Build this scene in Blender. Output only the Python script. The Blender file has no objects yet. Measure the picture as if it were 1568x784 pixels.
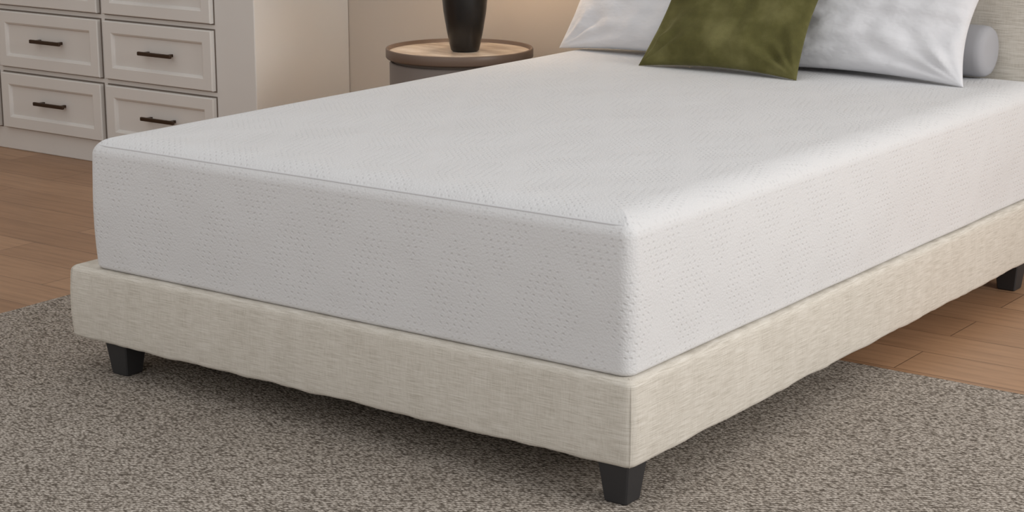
import bpy, bmesh, math
from mathutils import Vector, Matrix, noise
scene=bpy.context.scene
try:
    scene.view_settings.view_transform='Standard'
    scene.view_settings.look='None'
except Exception: pass

# ------------------------------------------------------------------ helpers
def link(o,parent=None):
    scene.collection.objects.link(o)
    if parent: o.parent=parent
    return o
def empty(name):
    e=bpy.data.objects.new(name,None); e.empty_display_size=.1
    return link(e)
def mesh_obj(name,verts,faces,mat=None,parent=None,smooth=True):
    me=bpy.data.meshes.new(name); me.from_pydata(verts,[],faces); me.update()
    bm=bmesh.new(); bm.from_mesh(me)
    bmesh.ops.recalc_face_normals(bm,faces=bm.faces); bm.to_mesh(me); bm.free()
    if smooth:
        for p in me.polygons: p.use_smooth=True
    o=bpy.data.objects.new(name,me)
    if mat: me.materials.append(mat)
    return link(o,parent)
def rrect(x0,x1,y0,y1,r,n,cs=6):
    pts=[]
    cor=[(x1-r,y0+r,-90),(x1-r,y1-r,0),(x0+r,y1-r,90),(x0+r,y0+r,180)]
    for k,(cx,cy,a0) in enumerate(cor):
        for i in range(cs+1):
            a=math.radians(a0+90*i/cs); pts.append((cx+r*math.cos(a),cy+r*math.sin(a)))
        nx,ny,na=cor[(k+1)%4]; a=math.radians(na)
        e=(nx+r*math.cos(a),ny+r*math.sin(a)); s=pts[-1]
        for i in range(1,n):
            t=i/n; pts.append((s[0]+(e[0]-s[0])*t,s[1]+(e[1]-s[1])*t))
    return pts
def rbox(name,x0,x1,y0,y1,prof,r,mat,parent=None,n=1,cs=6,disp=None,smooth=True):
    verts=[];faces=[];m=None
    for ins,z in prof:
        L=rrect(x0+ins,x1-ins,y0+ins,y1-ins,max(r-ins,.001),n,cs); m=len(L)
        for x,y in L:
            v=(x,y,z)
            if disp: v=disp(v)
            verts.append(v)
    for k in range(len(prof)-1):
        for i in range(m):
            j=(i+1)%m
            faces.append((k*m+i,k*m+j,(k+1)*m+j,(k+1)*m+i))
    faces.append(tuple(range(m))[::-1]); b=(len(prof)-1)*m
    faces.append(tuple(range(b,b+m)))
    o=mesh_obj(name,verts,faces,mat,parent,smooth)
    for p in o.data.polygons:
        if len(p.vertices)>4: p.use_smooth=False
    return o
def edge_prof(z0,z1,rb,rt,bulge=0,k=5,mid=3,rtx=None):
    P=[]; rtx=rtx or rt
    for i in range(k+1):
        a=math.pi/2*i/k; P.append((rb*(1-math.sin(a)),z0+rb*(1-math.cos(a))))
    for i in range(1,mid):
        t=i/mid; P.append((-bulge*math.sin(math.pi*t),z0+rb+(z1-rt-z0-rb)*t))
    for i in range(k+1):
        a=math.pi/2*i/k; P.append((rtx*(1-math.cos(a)),z1-rt+rt*math.sin(a)))
    return P
def box(name,x0,x1,y0,y1,z0,z1,mat,parent=None,bev=.003,seg=2):
    bm=bmesh.new()
    bmesh.ops.create_cube(bm,size=1)
    for v in bm.verts:
        v.co=Vector(((x0+x1)/2+v.co.x*(x1-x0),(y0+y1)/2+v.co.y*(y1-y0),(z0+z1)/2+v.co.z*(z1-z0)))
    if bev: bmesh.ops.bevel(bm,geom=list(bm.edges),offset=bev,segments=seg,affect='EDGES',profile=.5)
    me=bpy.data.meshes.new(name); bm.to_mesh(me); bm.free()
    if mat: me.materials.append(mat)
    return link(bpy.data.objects.new(name,me),parent)
def lathe(name,prof,c,mat,parent=None,n=64,closed=False):
    verts=[];faces=[]
    for r,z in prof:
        for i in range(n):
            a=2*math.pi*i/n; verts.append((c[0]+r*math.cos(a),c[1]+r*math.sin(a),z))
    for k in range(len(prof)-1):
        for i in range(n):
            j=(i+1)%n; faces.append((k*n+i,k*n+j,(k+1)*n+j,(k+1)*n+i))
    if not closed:
        faces.append(tuple(range(n))[::-1]); b=(len(prof)-1)*n; faces.append(tuple(range(b,b+n)))
    o=mesh_obj(name,verts,faces,mat,parent)
    for p in o.data.polygons:
        if len(p.vertices)>4: p.use_smooth=False
    return o
def tube(name,pts,r,mat,parent=None,cyclic=False):
    cu=bpy.data.curves.new(name,'CURVE'); cu.dimensions='3D'; cu.bevel_depth=r; cu.bevel_resolution=3
    s=cu.splines.new('POLY'); s.points.add(len(pts)-1)
    for p,q in zip(s.points,pts): p.co=(*q,1)
    s.use_cyclic_u=cyclic; cu.use_fill_caps=True
    o=bpy.data.objects.new(name,cu)
    link(o); bpy.context.view_layer.update()
    me=bpy.data.meshes.new_from_object(o); bpy.data.objects.remove(o)
    me.materials.clear(); me.materials.append(mat)
    for p in me.polygons: p.use_smooth=True
    return link(bpy.data.objects.new(name,me),parent)

# ------------------------------------------------------------------ materials
def srgb(r,g,b):
    f=lambda c:(c/255/12.92) if c/255<=.04045 else ((c/255+.055)/1.055)**2.4
    return (f(r),f(g),f(b),1)
class M:
    def __init__(s,name,rough=.8,spec=.3):
        s.m=bpy.data.materials.new(name); s.m.use_nodes=True
        s.nt=s.m.node_tree; s.b=s.nt.nodes['Principled BSDF']
        s.b.inputs['Roughness'].default_value=rough
        s.b.inputs['Specular IOR Level'].default_value=spec
    def n(s,t,**k):
        x=s.nt.nodes.new(t)
        for a,v in k.items(): setattr(x,a,v)
        return x
    def l(s,a,b): s.nt.links.new(a,b)
    def val(s,sock,v):
        if isinstance(v,bpy.types.NodeSocket): s.l(v,sock)
        else: sock.default_value=v
    def math(s,op,a,b=0,c=0):
        x=s.n('ShaderNodeMath',operation=op)
        s.val(x.inputs[0],a); s.val(x.inputs[1],b); s.val(x.inputs[2],c)
        return x.outputs[0]
    def coord(s,scale=(1,1,1),rot=(0,0,0),out='Object'):
        t=s.n('ShaderNodeTexCoord'); m=s.n('ShaderNodeMapping')
        m.inputs['Scale'].default_value=scale; m.inputs['Rotation'].default_value=rot
        s.l(t.outputs[out],m.inputs[0]); return m.outputs[0]
    def noise(s,vec,scale,detail=3,rough=.5):
        x=s.n('ShaderNodeTexNoise'); s.l(vec,x.inputs['Vector'])
        x.inputs['Scale'].default_value=scale; x.inputs['Detail'].default_value=detail; x.inputs['Roughness'].default_value=rough
        return x.outputs['Fac']
    def vor(s,vec,scale,feature='F1',out='Distance'):
        x=s.n('ShaderNodeTexVoronoi',feature=feature); s.l(vec,x.inputs['Vector']); x.inputs['Scale'].default_value=scale
        return x.outputs[out]
    def ramp(s,fac,stops):
        x=s.n('ShaderNodeValToRGB'); s.l(fac,x.inputs[0]); e=x.color_ramp.elements
        while len(e)<len(stops): e.new(.5)
        for i,(p,c) in enumerate(stops): e[i].position=p; e[i].color=c
        return x.outputs[0]
    def mix(s,f,a,b,mode='MIX'):
        x=s.n('ShaderNodeMix',data_type='RGBA',blend_type=mode)
        s.val(x.inputs[0],f); s.val(x.inputs[6],a); s.val(x.inputs[7],b); return x.outputs[2]
    def color(s,c): s.val(s.b.inputs['Base Color'],c)
    def bump(s,h,strength=.3,dist=.002):
        x=s.n('ShaderNodeBump'); x.inputs['Strength'].default_value=strength; x.inputs['Distance'].default_value=dist
        s.l(h,x.inputs['Height']); s.l(x.outputs[0],s.b.inputs['Normal'])

def wall_mat(name,col):
    m=M(name,.9,.2); v=m.coord()
    n=m.noise(v,1.5,3); c=m.ramp(n,[(.3,tuple(x*.95 for x in col[:3])+(1,)),(.7,col)]); m.color(c)
    m.bump(m.noise(v,180,2),.15,.001); return m.m
MAT_WALL=wall_mat('wall_plaster',srgb(204,194,183))
MAT_TRIM=wall_mat('trim_paint',srgb(228,223,216))

def floor_mat():
    m=M('oak_planks',.40,.4); v=m.coord()
    br=m.n('ShaderNodeTexBrick'); m.l(v,br.inputs['Vector'])
    br.offset=.37; br.inputs['Color1'].default_value=srgb(175,138,107); br.inputs['Color2'].default_value=srgb(156,120,91)
    br.inputs['Mortar'].default_value=srgb(104,78,58); br.inputs['Scale'].default_value=1
    br.inputs['Mortar Size'].default_value=.0016; br.inputs['Mortar Smooth'].default_value=.3
    br.inputs['Brick Width'].default_value=1.15; br.inputs['Row Height'].default_value=.17
    g=m.noise(m.coord((1.2,16,1)),3.5,6,.6)
    gc=m.ramp(g,[(.3,(.70,.68,.66,1)),(.55,(1,1,1,1)),(.8,(1.12,1.1,1.08,1))])
    m.color(m.mix(.75,br.outputs['Color'],gc,'MULTIPLY'))
    m.bump(m.math('SUBTRACT',m.math('MULTIPLY',g,.15),br.outputs['Fac']),.35,.0015); return m.m
MAT_FLOOR=floor_mat()

def rug_mat():
    m=M('loop_pile_rug',.98,.05)
    v=m.coord((1,1,1),(0,0,math.radians(-38)))
    vs=m.coord((1,1.8,1),(0,0,math.radians(-38)))
    wv=m.n('ShaderNodeTexWave',wave_type='BANDS',bands_direction='Y',wave_profile='SIN'); m.l(v,wv.inputs['Vector'])
    wv.inputs['Scale'].default_value=30; wv.inputs['Distortion'].default_value=6; wv.inputs['Detail'].default_value=3
    wv.inputs['Detail Scale'].default_value=4; wv.inputs['Detail Roughness'].default_value=.75
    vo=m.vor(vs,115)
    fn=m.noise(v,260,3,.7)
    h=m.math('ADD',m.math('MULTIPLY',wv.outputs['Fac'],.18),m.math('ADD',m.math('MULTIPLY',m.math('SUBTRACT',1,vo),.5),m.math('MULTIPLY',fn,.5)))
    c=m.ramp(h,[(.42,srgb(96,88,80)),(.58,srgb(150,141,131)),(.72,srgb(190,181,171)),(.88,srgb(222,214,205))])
    big=m.noise(m.coord(),3,2)
    c2=m.mix(.35,c,m.ramp(big,[(.35,(.9,.9,.9,1)),(.65,(1,1,1,1))]),'MULTIPLY')
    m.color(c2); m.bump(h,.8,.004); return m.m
MAT_RUG=rug_mat()

def linen_mat(name,c1,c2,c3):
    m=M(name,.92,.15); t=m.n('ShaderNodeTexCoord')
    def st(sc):
        q=m.n('ShaderNodeMapping'); q.inputs['Scale'].default_value=sc; m.l(t.outputs['Object'],q.inputs[0]); return q.outputs[0]
    h=m.noise(st((18,18,480)),1,3,.6)
    w=m.noise(st((650,650,40)),1,2,.5)
    p=m.noise(st((24,24,3)),1,2)
    f=m.math('ADD',m.math('MULTIPLY',h,.64),m.math('ADD',m.math('MULTIPLY',w,.25),m.math('MULTIPLY',p,.11)))
    m.color(m.ramp(f,[(.35,c1),(.5,c2),(.65,c3)])); m.bump(f,.35,.0012)
    m.b.inputs['Sheen Weight'].default_value=.1
    return m.m
MAT_LINEN=linen_mat('cream_linen',srgb(188,181,169),srgb(211,205,194),srgb(226,221,212))

def mattress_mat():
    m=M('knit_mattress_cover',.85,.2)
    tc=m.n('ShaderNodeTexCoord'); so=m.n('ShaderNodeSeparateXYZ'); m.l(tc.outputs['Object'],so.inputs[0])
    sn=m.n('ShaderNodeSeparateXYZ'); m.l(tc.outputs['Normal'],sn.inputs[0])
    X,Y,Z=so.outputs; ax=m.math('ABSOLUTE',sn.outputs[0]); az=m.math('ABSOLUTE',sn.outputs[2])
    top=m.math('GREATER_THAN',az,.6); side=m.math('GREATER_THAN',ax,.7)
    def sel(f,a,b): return m.math('ADD',m.math('MULTIPLY',f,a),m.math('MULTIPLY',m.math('SUBTRACT',1,f),b))
    u=sel(side,Y,X); v=sel(top,Y,Z)
    SX,SY=.0185,.0135
    row=m.math('FLOOR',m.math('DIVIDE',v,SY)); par=m.math('MULTIPLY',m.math('PINGPONG',row,1),.5)
    zz=m.math('MULTIPLY',m.math('PINGPONG',v,.15),.35)
    uu=m.math('ADD',m.math('DIVIDE',m.math('ADD',u,zz),SX),par)
    fu=m.math('SUBTRACT',m.math('FRACT',m.math('ADD',uu,100)),.5); fv=m.math('SUBTRACT',m.math('FRACT',m.math('ADD',m.math('DIVIDE',v,SY),100)),.5)
    d=m.math('SQRT',m.math('ADD',m.math('POWER',m.math('MULTIPLY',fu,SX/SY),2),m.math('POWER',m.math('MULTIPLY',fv,1.15),2)))
    dot=m.math('SUBTRACT',1,m.math('DIVIDE',d,.33)); dot=m.math('MAXIMUM',dot,0)
    mu=m.math('PINGPONG',m.math('ADD',u,10),.11); mv=m.math('PINGPONG',m.math('ADD',v,10),.17)
    dia=m.math('ADD',m.math('DIVIDE',mu,.11),m.math('DIVIDE',mv,.17))
    band=m.math('PINGPONG',dia,.5)
    mr=m.n('ShaderNodeMapRange'); mr.interpolation_type='SMOOTHSTEP'
    m.l(band,mr.inputs[0]); mr.inputs[1].default_value=.06; mr.inputs[2].default_value=.36; mr.inputs[3].default_value=.08; mr.inputs[4].default_value=1
    dots=m.math('MULTIPLY',dot,mr.outputs[0])
    cv=tc.outputs['Object']
    gr=m.vor(cv,210); gn=m.noise(cv,300,2); soft=m.noise(cv,4,2)
    h=m.math('ADD',m.math('MULTIPLY',dots,-1.15),m.math('ADD',m.math('MULTIPLY',gr,.55),m.math('ADD',m.math('MULTIPLY',gn,.4),m.math('MULTIPLY',soft,11.0))))
    m.bump(h,.5,.0024)
    c=m.mix(m.math('MULTIPLY',dots,.22),srgb(221,221,222),srgb(190,190,192)); m.color(c)
    return m.m
MAT_MATT=mattress_mat()

def simple(name,col,rough=.6,spec=.3,bs=200,bstr=.1,metal=0,var=.06):
    m=M(name,rough,spec); v=m.coord()
    m.color(m.ramp(m.noise(v,6,3),[(.3,tuple(x*(1-var) for x in col[:3])+(1,)),(.7,col)]))
    m.b.inputs['Metallic'].default_value=metal
    m.bump(m.noise(v,bs,2),bstr,.001); return m.m
MAT_LEG=simple('black_plastic_leg',srgb(52,51,52),.5,.35)
MAT_CAB=simple('white_lacquer',srgb(222,219,215),.45,.35,bs=60,bstr=.03,var=.02)
MAT_GAP=simple('shadow_gap',srgb(120,110,102),.9,.1)
MAT_HANDLE=simple('bronze_handle',srgb(74,58,46),.4,.4,metal=.7)
MAT_NS=simple('taupe_lacquer',srgb(122,112,106),.5,.3,var=.04)
MAT_NSRIM=simple('brown_rim',srgb(112,94,82),.4,.4)
MAT_CERAMIC=simple('black_ceramic',srgb(20,18,18),.28,.5,bs=40,bstr=.03)
MAT_GREYF=simple('grey_cotton',srgb(168,168,172),.9,.1,bs=500,bstr=.2)
def cotton():
    m=M('white_cotton',.9,.1); v=m.coord()
    m.color(m.ramp(m.noise(v,6,3),[(.3,srgb(218,218,221)),(.7,srgb(225,225,228))]))
    fold=m.noise(m.coord((1,1,1.8),(0,.5,.3)),9,3,.5)
    m.bump(m.math('ADD',m.math('MULTIPLY',fold,9),m.math('MULTIPLY',m.noise(v,600,2),.25)),.35,.004); return m.m
MAT_WHITE=cotton()
def velvet():
    m=M('olive_velvet',.8,.12); v=m.coord()
    n=m.noise(v,6,4,.6); m.color(m.ramp(n,[(.30,srgb(70,67,38)),(.5,srgb(90,87,50)),(.70,srgb(116,112,72))]))
    m.b.inputs['Sheen Weight'].default_value=.45; m.b.inputs['Sheen Roughness'].default_value=.4
    m.b.inputs['Sheen Tint'].default_value=srgb(196,192,148)
    m.bump(m.math('ADD',m.noise(v,420,2),m.math('MULTIPLY',m.noise(v,14,3),3)),.35,.004); return m.m
MAT_VELVET=velvet()
def marble():
    m=M('travertine_top',.3,.4)
    m.color(m.ramp(m.noise(m.coord((1,3,1),(0,0,.6)),7,6,.65),[(.35,srgb(168,148,130)),(.5,srgb(206,190,172)),(.66,srgb(230,218,204))])); return m.m
MAT_MARBLE=marble()
def shade():
    m=M('linen_shade',.9,.1); v=m.coord((60,60,200)); m.color(m.ramp(m.noise(v,3,2),[(.3,srgb(236,220,196)),(.7,srgb(246,234,214))]))
    m.b.inputs['Emission Color'].default_value=srgb(255,214,160); m.b.inputs['Emission Strength'].default_value=.8; return m.m
MAT_SHADE=shade()

# ------------------------------------------------------------------ room
WY=2.36; WX=-4.74
def slab(name,x0,x1,y0,y1,z0,z1,mat): return box(name,x0,x1,y0,y1,z0,z1,mat,bev=0)
slab('floor',WX-.1,4.0,-4.5,WY+.1,-.08,0,MAT_FLOOR)
slab('wall_back',WX-.1,4.0,WY,WY+.1,0,2.7,MAT_WALL)
slab('wall_left',WX-.1,WX,-4.5,WY,0,2.7,MAT_WALL)
box('baseboard_back',-2.66,3.99,WY-.014,WY,0,.10,MAT_TRIM,bev=.003)

RZ=.008
def rugd(v):
    x,y,z=v
    return (x+.003*noise.noise(Vector((y*9,0,x))),y+.003*noise.noise(Vector((x*9,5,y))),z)
rbox('area_rug',-2.13,1.95,-1.75,1.15,edge_prof(.0005,RZ,.002,.004),.02,MAT_RUG,n=120,disp=rugd)

# ------------------------------------------------------------------ bed
W,L=1.585,2.19; ZB,ZT,ZM=.089,.2695,.581
bed=empty('bed_frame')
def fd(v):
    x,y,z=v
    t=max(0,1-(z-ZB)/.05)
    w=noise.noise(Vector((x*9,y*9,1)))*.0045+noise.noise(Vector((x*26,y*26,4)))*.002
    o=noise.noise(Vector((x*5,y*5,z*9)))*.0025
    nx=1 if x>-.03 else (-1 if x<-W+.03 else 0); ny=-1 if y<.03 else 0
    return (x+nx*o,y+ny*o,z+w*t)
FP=edge_prof(ZB,ZT-.004,.011,.015,bulge=.003,mid=6)
rbox('side_rails',-W,0,0,L,FP,.020,MAT_LINEN,bed,n=90,disp=fd)
for cx,sx in ((0,-1),(-W,1)):
    pts=[(cx+sx*(ins+.006),ins+.006,z) for ins,z in FP]
    tube('corner_seam',pts,.0014,MAT_LINEN,bed)
rbox('headboard',-W-.012,.012,L+.002,L+.10,edge_prof(.09,1.12,.02,.03,mid=4),.03,MAT_LINEN,bed,n=20)
def leg(name,cx,cy,zb):
    a=.036;b=.026;vs=[];fs=[];c=.003
    for h,z in [(b-.002,zb),(b,zb+.003),(a,ZB+.006)]:
        for x,y in ((h-c,-h),(h,-h+c),(h,h-c),(h-c,h),(-h+c,h),(-h,h-c),(-h,-h+c),(-h+c,-h)):
            vs.append((cx+x,cy+y,z))
    for k in range(2):
        for i in range(8):
            j=(i+1)%8; fs.append((k*8+i,k*8+j,(k+1)*8+j,(k+1)*8+i))
    fs.append(tuple(range(8))[::-1]); fs.append(tuple(range(16,24)))
    return mesh_obj(name,vs,fs,MAT_LEG,bed,smooth=False)
for i,(x,y,z0) in enumerate(((-.046,.042,RZ),(-1.455,.055,RZ),(-.06,2.08,0),(-1.51,2.08,0))):
    leg('leg_%d'%(i+1),x,y,z0+.0003)

# mattress
def md(v):
    x,y,z=v
    w=noise.noise(Vector((x*4,y*4,z*4)))*.003
    nx=1 if x>-.10 else (-1 if x<-1.43 else 0); ny=-1 if y<.10 else 0
    return (x+nx*w,y+ny*w,z)
RT,RTX=.045,.080
matt=rbox('mattress',-1.512,-.016,.016,L-.004,edge_prof(ZT-.0035,ZM,.012,RT,bulge=.005,k=12,mid=6,rtx=RTX),.030,MAT_MATT,n=60,cs=8,disp=md)
MAT_PIPE=simple('piping',srgb(214,214,216),.85,.2)
seam=[];dz=.021; z=ZM-dz
ins=RTX*(1-math.sqrt(1-((RT-dz)/RT)**2))
for i in range(61):
    x=-1.512+ins+.014+(1.496-2*ins-.028)*i/60
    w=noise.noise(Vector((x*4,.025*4,z*4)))*.003
    seam.append((x,.016+ins-w+(0.003 if i in(0,60) else 0),z))
tube('foot_seam',seam,.0018,MAT_PIPE,matt)

# ------------------------------------------------------------------ pillows
def pillow(name,w,h,T,base,lean,yaw,mat,seed=0,N=64,pinch=.09,wr=.006,skew=0):
    def shape(u,v,s):
        x=w/2*u*(1-pinch*(1-v*v))+skew*(v+1)/2; zz=h/2*v*(1-.09*(1-u*u))
        e=max((1-u*u)*(1-v*v),0)
        t=T/2*(e**.42)
        p=Vector((u*2.2+seed,v*2.2,s*3))
        k=noise.noise(p)*wr*1.6+noise.noise(p*2.3)*wr*.9
        for cu in(-1,1):
            for cv in(-1,1):
                du,dv=u-cu,v-cv; rr=math.hypot(du,dv); a=math.atan2(dv,du)
                k+=wr*1.1*math.sin(a*13+seed+cu)*math.exp(-(rr*1.8)**2)*min(1,rr*4)
        t=t+k*min(1,e*6)
        t*= (1+ .12*(-v))
        return Vector((x,s*t,zz))
    verts=[];idx={}
    for s in(-1,1):
        for i in range(N+1):
            for j in range(N+1):
                u=-1+2*i/N; v=-1+2*j/N
                u=math.sin(u*math.pi/2); v=math.sin(v*math.pi/2)
                if s==1 and (i in(0,N) or j in(0,N)): idx[(s,i,j)]=idx[(-1,i,j)]; continue
                idx[(s,i,j)]=len(verts); verts.append(shape(u,v,s))
    faces=[]
    for s in(-1,1):
        for i in range(N):
            for j in range(N):
                f=[idx[(s,i,j)],idx[(s,i+1,j)],idx[(s,i+1,j+1)],idx[(s,i,j+1)]]
                faces.append(f if s<0 else f[::-1])
    R=Matrix.Rotation(yaw,4,'Z')@Matrix.Rotation(-lean,4,'X')@Matrix.Translation((0,0,h/2))
    vs=[R@v for v in verts]
    mz=min(v.z for v in vs)
    vs=[v+Vector(base)-Vector((0,0,mz)) for v in vs]
    return mesh_obj(name,vs,faces,mat)
r=math.radians
pillow('pillow',.67,.42,.13,(-1.175,1.935,ZM+.001),r(23),r(-2),MAT_WHITE,1.3,wr=.009,skew=.03,pinch=.10)
pillow('pillow',.68,.38,.13,(-.500,1.930,ZM+.001),r(23),r(-3),MAT_WHITE,5.1,wr=.009,skew=.035,pinch=.13)
pillow('throw_pillow',.515,.45,.10,(-.842,1.760,ZM+.001),r(32),r(0),MAT_VELVET,8.7,wr=.009,skew=.028,pinch=.11)
bl=lathe('bolster_pillow',[(.012,0),(.048,.001),(.063,.006),(.070,.016),(.072,.03),(.072,.69),(.070,.704),(.063,.714),(.048,.719),(.012,.72)],(0,0),MAT_GREYF,n=48)
for v in bl.data.vertices:
    x,y,z_=v.co; v.co=Vector((-.165-z_,2.114+x,ZM+.075+y))

# ------------------------------------------------------------------ nightstand + lamp
NC=(-1.92,1.97); H=.02
ns=empty('nightstand')
lathe('body',[(.20,.0),(.20,.05),(.226,.052),(.229,.06),(.229,.482+H),(.225,.488+H)],NC,MAT_NS,ns,n=96)
lathe('neck',[(.218,.486+H),(.218,.498+H)],NC,MAT_GAP,ns,n=96)
lathe('tray_rim',[(.225,.498+H),(.238,.499+H),(.241,.503+H),(.241,.528+H),(.239,.531+H),(.235,.531+H),(.233,.529+H),(.233,.516+H),(.225,.515+H)],NC,MAT_NSRIM,ns,n=96)
lathe('stone_top',[(.2325,.505+H),(.2325,.518+H),(.231,.519+H)],NC,MAT_MARBLE,ns,n=96)
lp=empty('table_lamp'); LC=(-1.905,1.98); z0=.5195+H
lathe('ceramic_base',[(.040,z0),(.046,z0+.004),(.050,z0+.02),(.060,z0+.07),(.070,z0+.13),(.0765,z0+.20),(.077,z0+.25),(.070,z0+.30),(.050,z0+.34),(.026,z0+.36),(.018,z0+.38),(.018,z0+.41)],LC,MAT_CERAMIC,lp)
lathe('stem',[(.008,z0+.40),(.008,z0+.50)],LC,MAT_HANDLE,lp,n=16)
lathe('shade',[(.19,z0+.43),(.15,z0+.68),(.148,z0+.68),(.188,z0+.43)],LC,MAT_SHADE,lp,closed=True)

# ------------------------------------------------------------------ dresser
dr=empty('dresser'); DY=1.86; DX0,DX1=-4.72,-2.73; DH=1.08
box('carcass',DX0,DX1,DY,WY-.002,0,DH-.03,MAT_CAB,dr,bev=.004)
box('top',DX0-.01,DX1+.015,DY-.025,WY-.002,DH-.03,DH,MAT_CAB,dr,bev=.006)
cols=[(-3.48,-2.925),(-4.075,-3.51),(-4.68,-4.105)]
rows=[(.090,.305),(.330,.545),(.570,.785),(.810,1.025)]
def drawer(name,x0,x1,z0,z1):
    vs=[];fs=[]
    b=.042; yf=DY-.020; yr=DY-.009
    ringz=[(0,DY+.001),(0,yf+.003),(.003,yf),(b,yf),(b+.006,yf+.004),(b+.010,yr)]
    for ins,y in ringz:
        vs+= [(x0+ins,y,z0+ins),(x1-ins,y,z0+ins),(x1-ins,y,z1-ins),(x0+ins,y,z1-ins)]
    for k in range(len(ringz)-1):
        for i in range(4):
            j=(i+1)%4; fs.append((k*4+i,k*4+j,(k+1)*4+j,(k+1)*4+i))
    e=(len(ringz)-1)*4; fs.append((e,e+1,e+2,e+3)); fs.append((3,2,1,0))
    mesh_obj(name,vs,fs,MAT_CAB,dr,smooth=False)
k=0
for x0,x1 in cols:
    for z0_,z1 in rows:
        k+=1
        box('drawer_gap_%d'%k,x0-.005,x1+.005,DY-.0015,DY+.002,z0_-.005,z1+.005,MAT_GAP,dr,bev=0)
        drawer('drawer_%d'%k,x0,x1,z0_,z1)
        cx=(x0+x1)/2+.01; cz=(z0_+z1)/2+.004
        box('handle_%d'%k,cx-.085,cx+.085,DY-.045,DY-.034,cz-.007,cz+.007,MAT_HANDLE,dr,bev=.003)
        for s in(-.06,.06): box('handle_post_%d'%k,cx+s-.006,cx+s+.006,DY-.036,DY-.008,cz-.005,cz+.005,MAT_HANDLE,dr,bev=.001)

# ------------------------------------------------------------------ lights
def area(name,loc,tgt,size,sy,power,col):
    d=bpy.data.lights.new(name,'AREA'); d.shape='RECTANGLE'; d.size=size; d.size_y=sy; d.energy=power; d.color=col
    o=bpy.data.objects.new(name,d); o.location=loc
    o.rotation_euler=(Vector(tgt)-Vector(loc)).to_track_quat('-Z','Y').to_euler(); return link(o)
area('window_light',(3.9,1.2,2.1),(-.4,.7,.3),2.2,1.6,96,(1,.985,.965))
area('rear_fill_light',(.2,-4.3,2.4),(-.6,.2,.2),2.0,1.4,14,(1,.995,.985))  # added fill, not a window: brightens the mattress foot from the camera side
pl=bpy.data.lights.new('lamp_bulb','POINT'); pl.energy=4; pl.color=(1,.82,.64); pl.shadow_soft_size=.05
po=bpy.data.objects.new('lamp_bulb',pl); po.location=(LC[0],LC[1],z0+.55); link(po,lp)
w=bpy.data.worlds.new('World'); scene.world=w; w.use_nodes=True
bg=w.node_tree.nodes['Background']; bg.inputs[0].default_value=(1,.99,.98,1); bg.inputs[1].default_value=.70

# ------------------------------------------------------------------ camera
cd=bpy.data.cameras.new('camera'); cd.sensor_width=36; cd.lens=2.876*1000/1568*36; cd.clip_start=.05
co=bpy.data.objects.new('camera',cd); co.location=(1.8083,-2.8848,1.3431)
co.rotation_euler=(math.pi/2-.2394,0,.6269); link(co); scene.camera=co
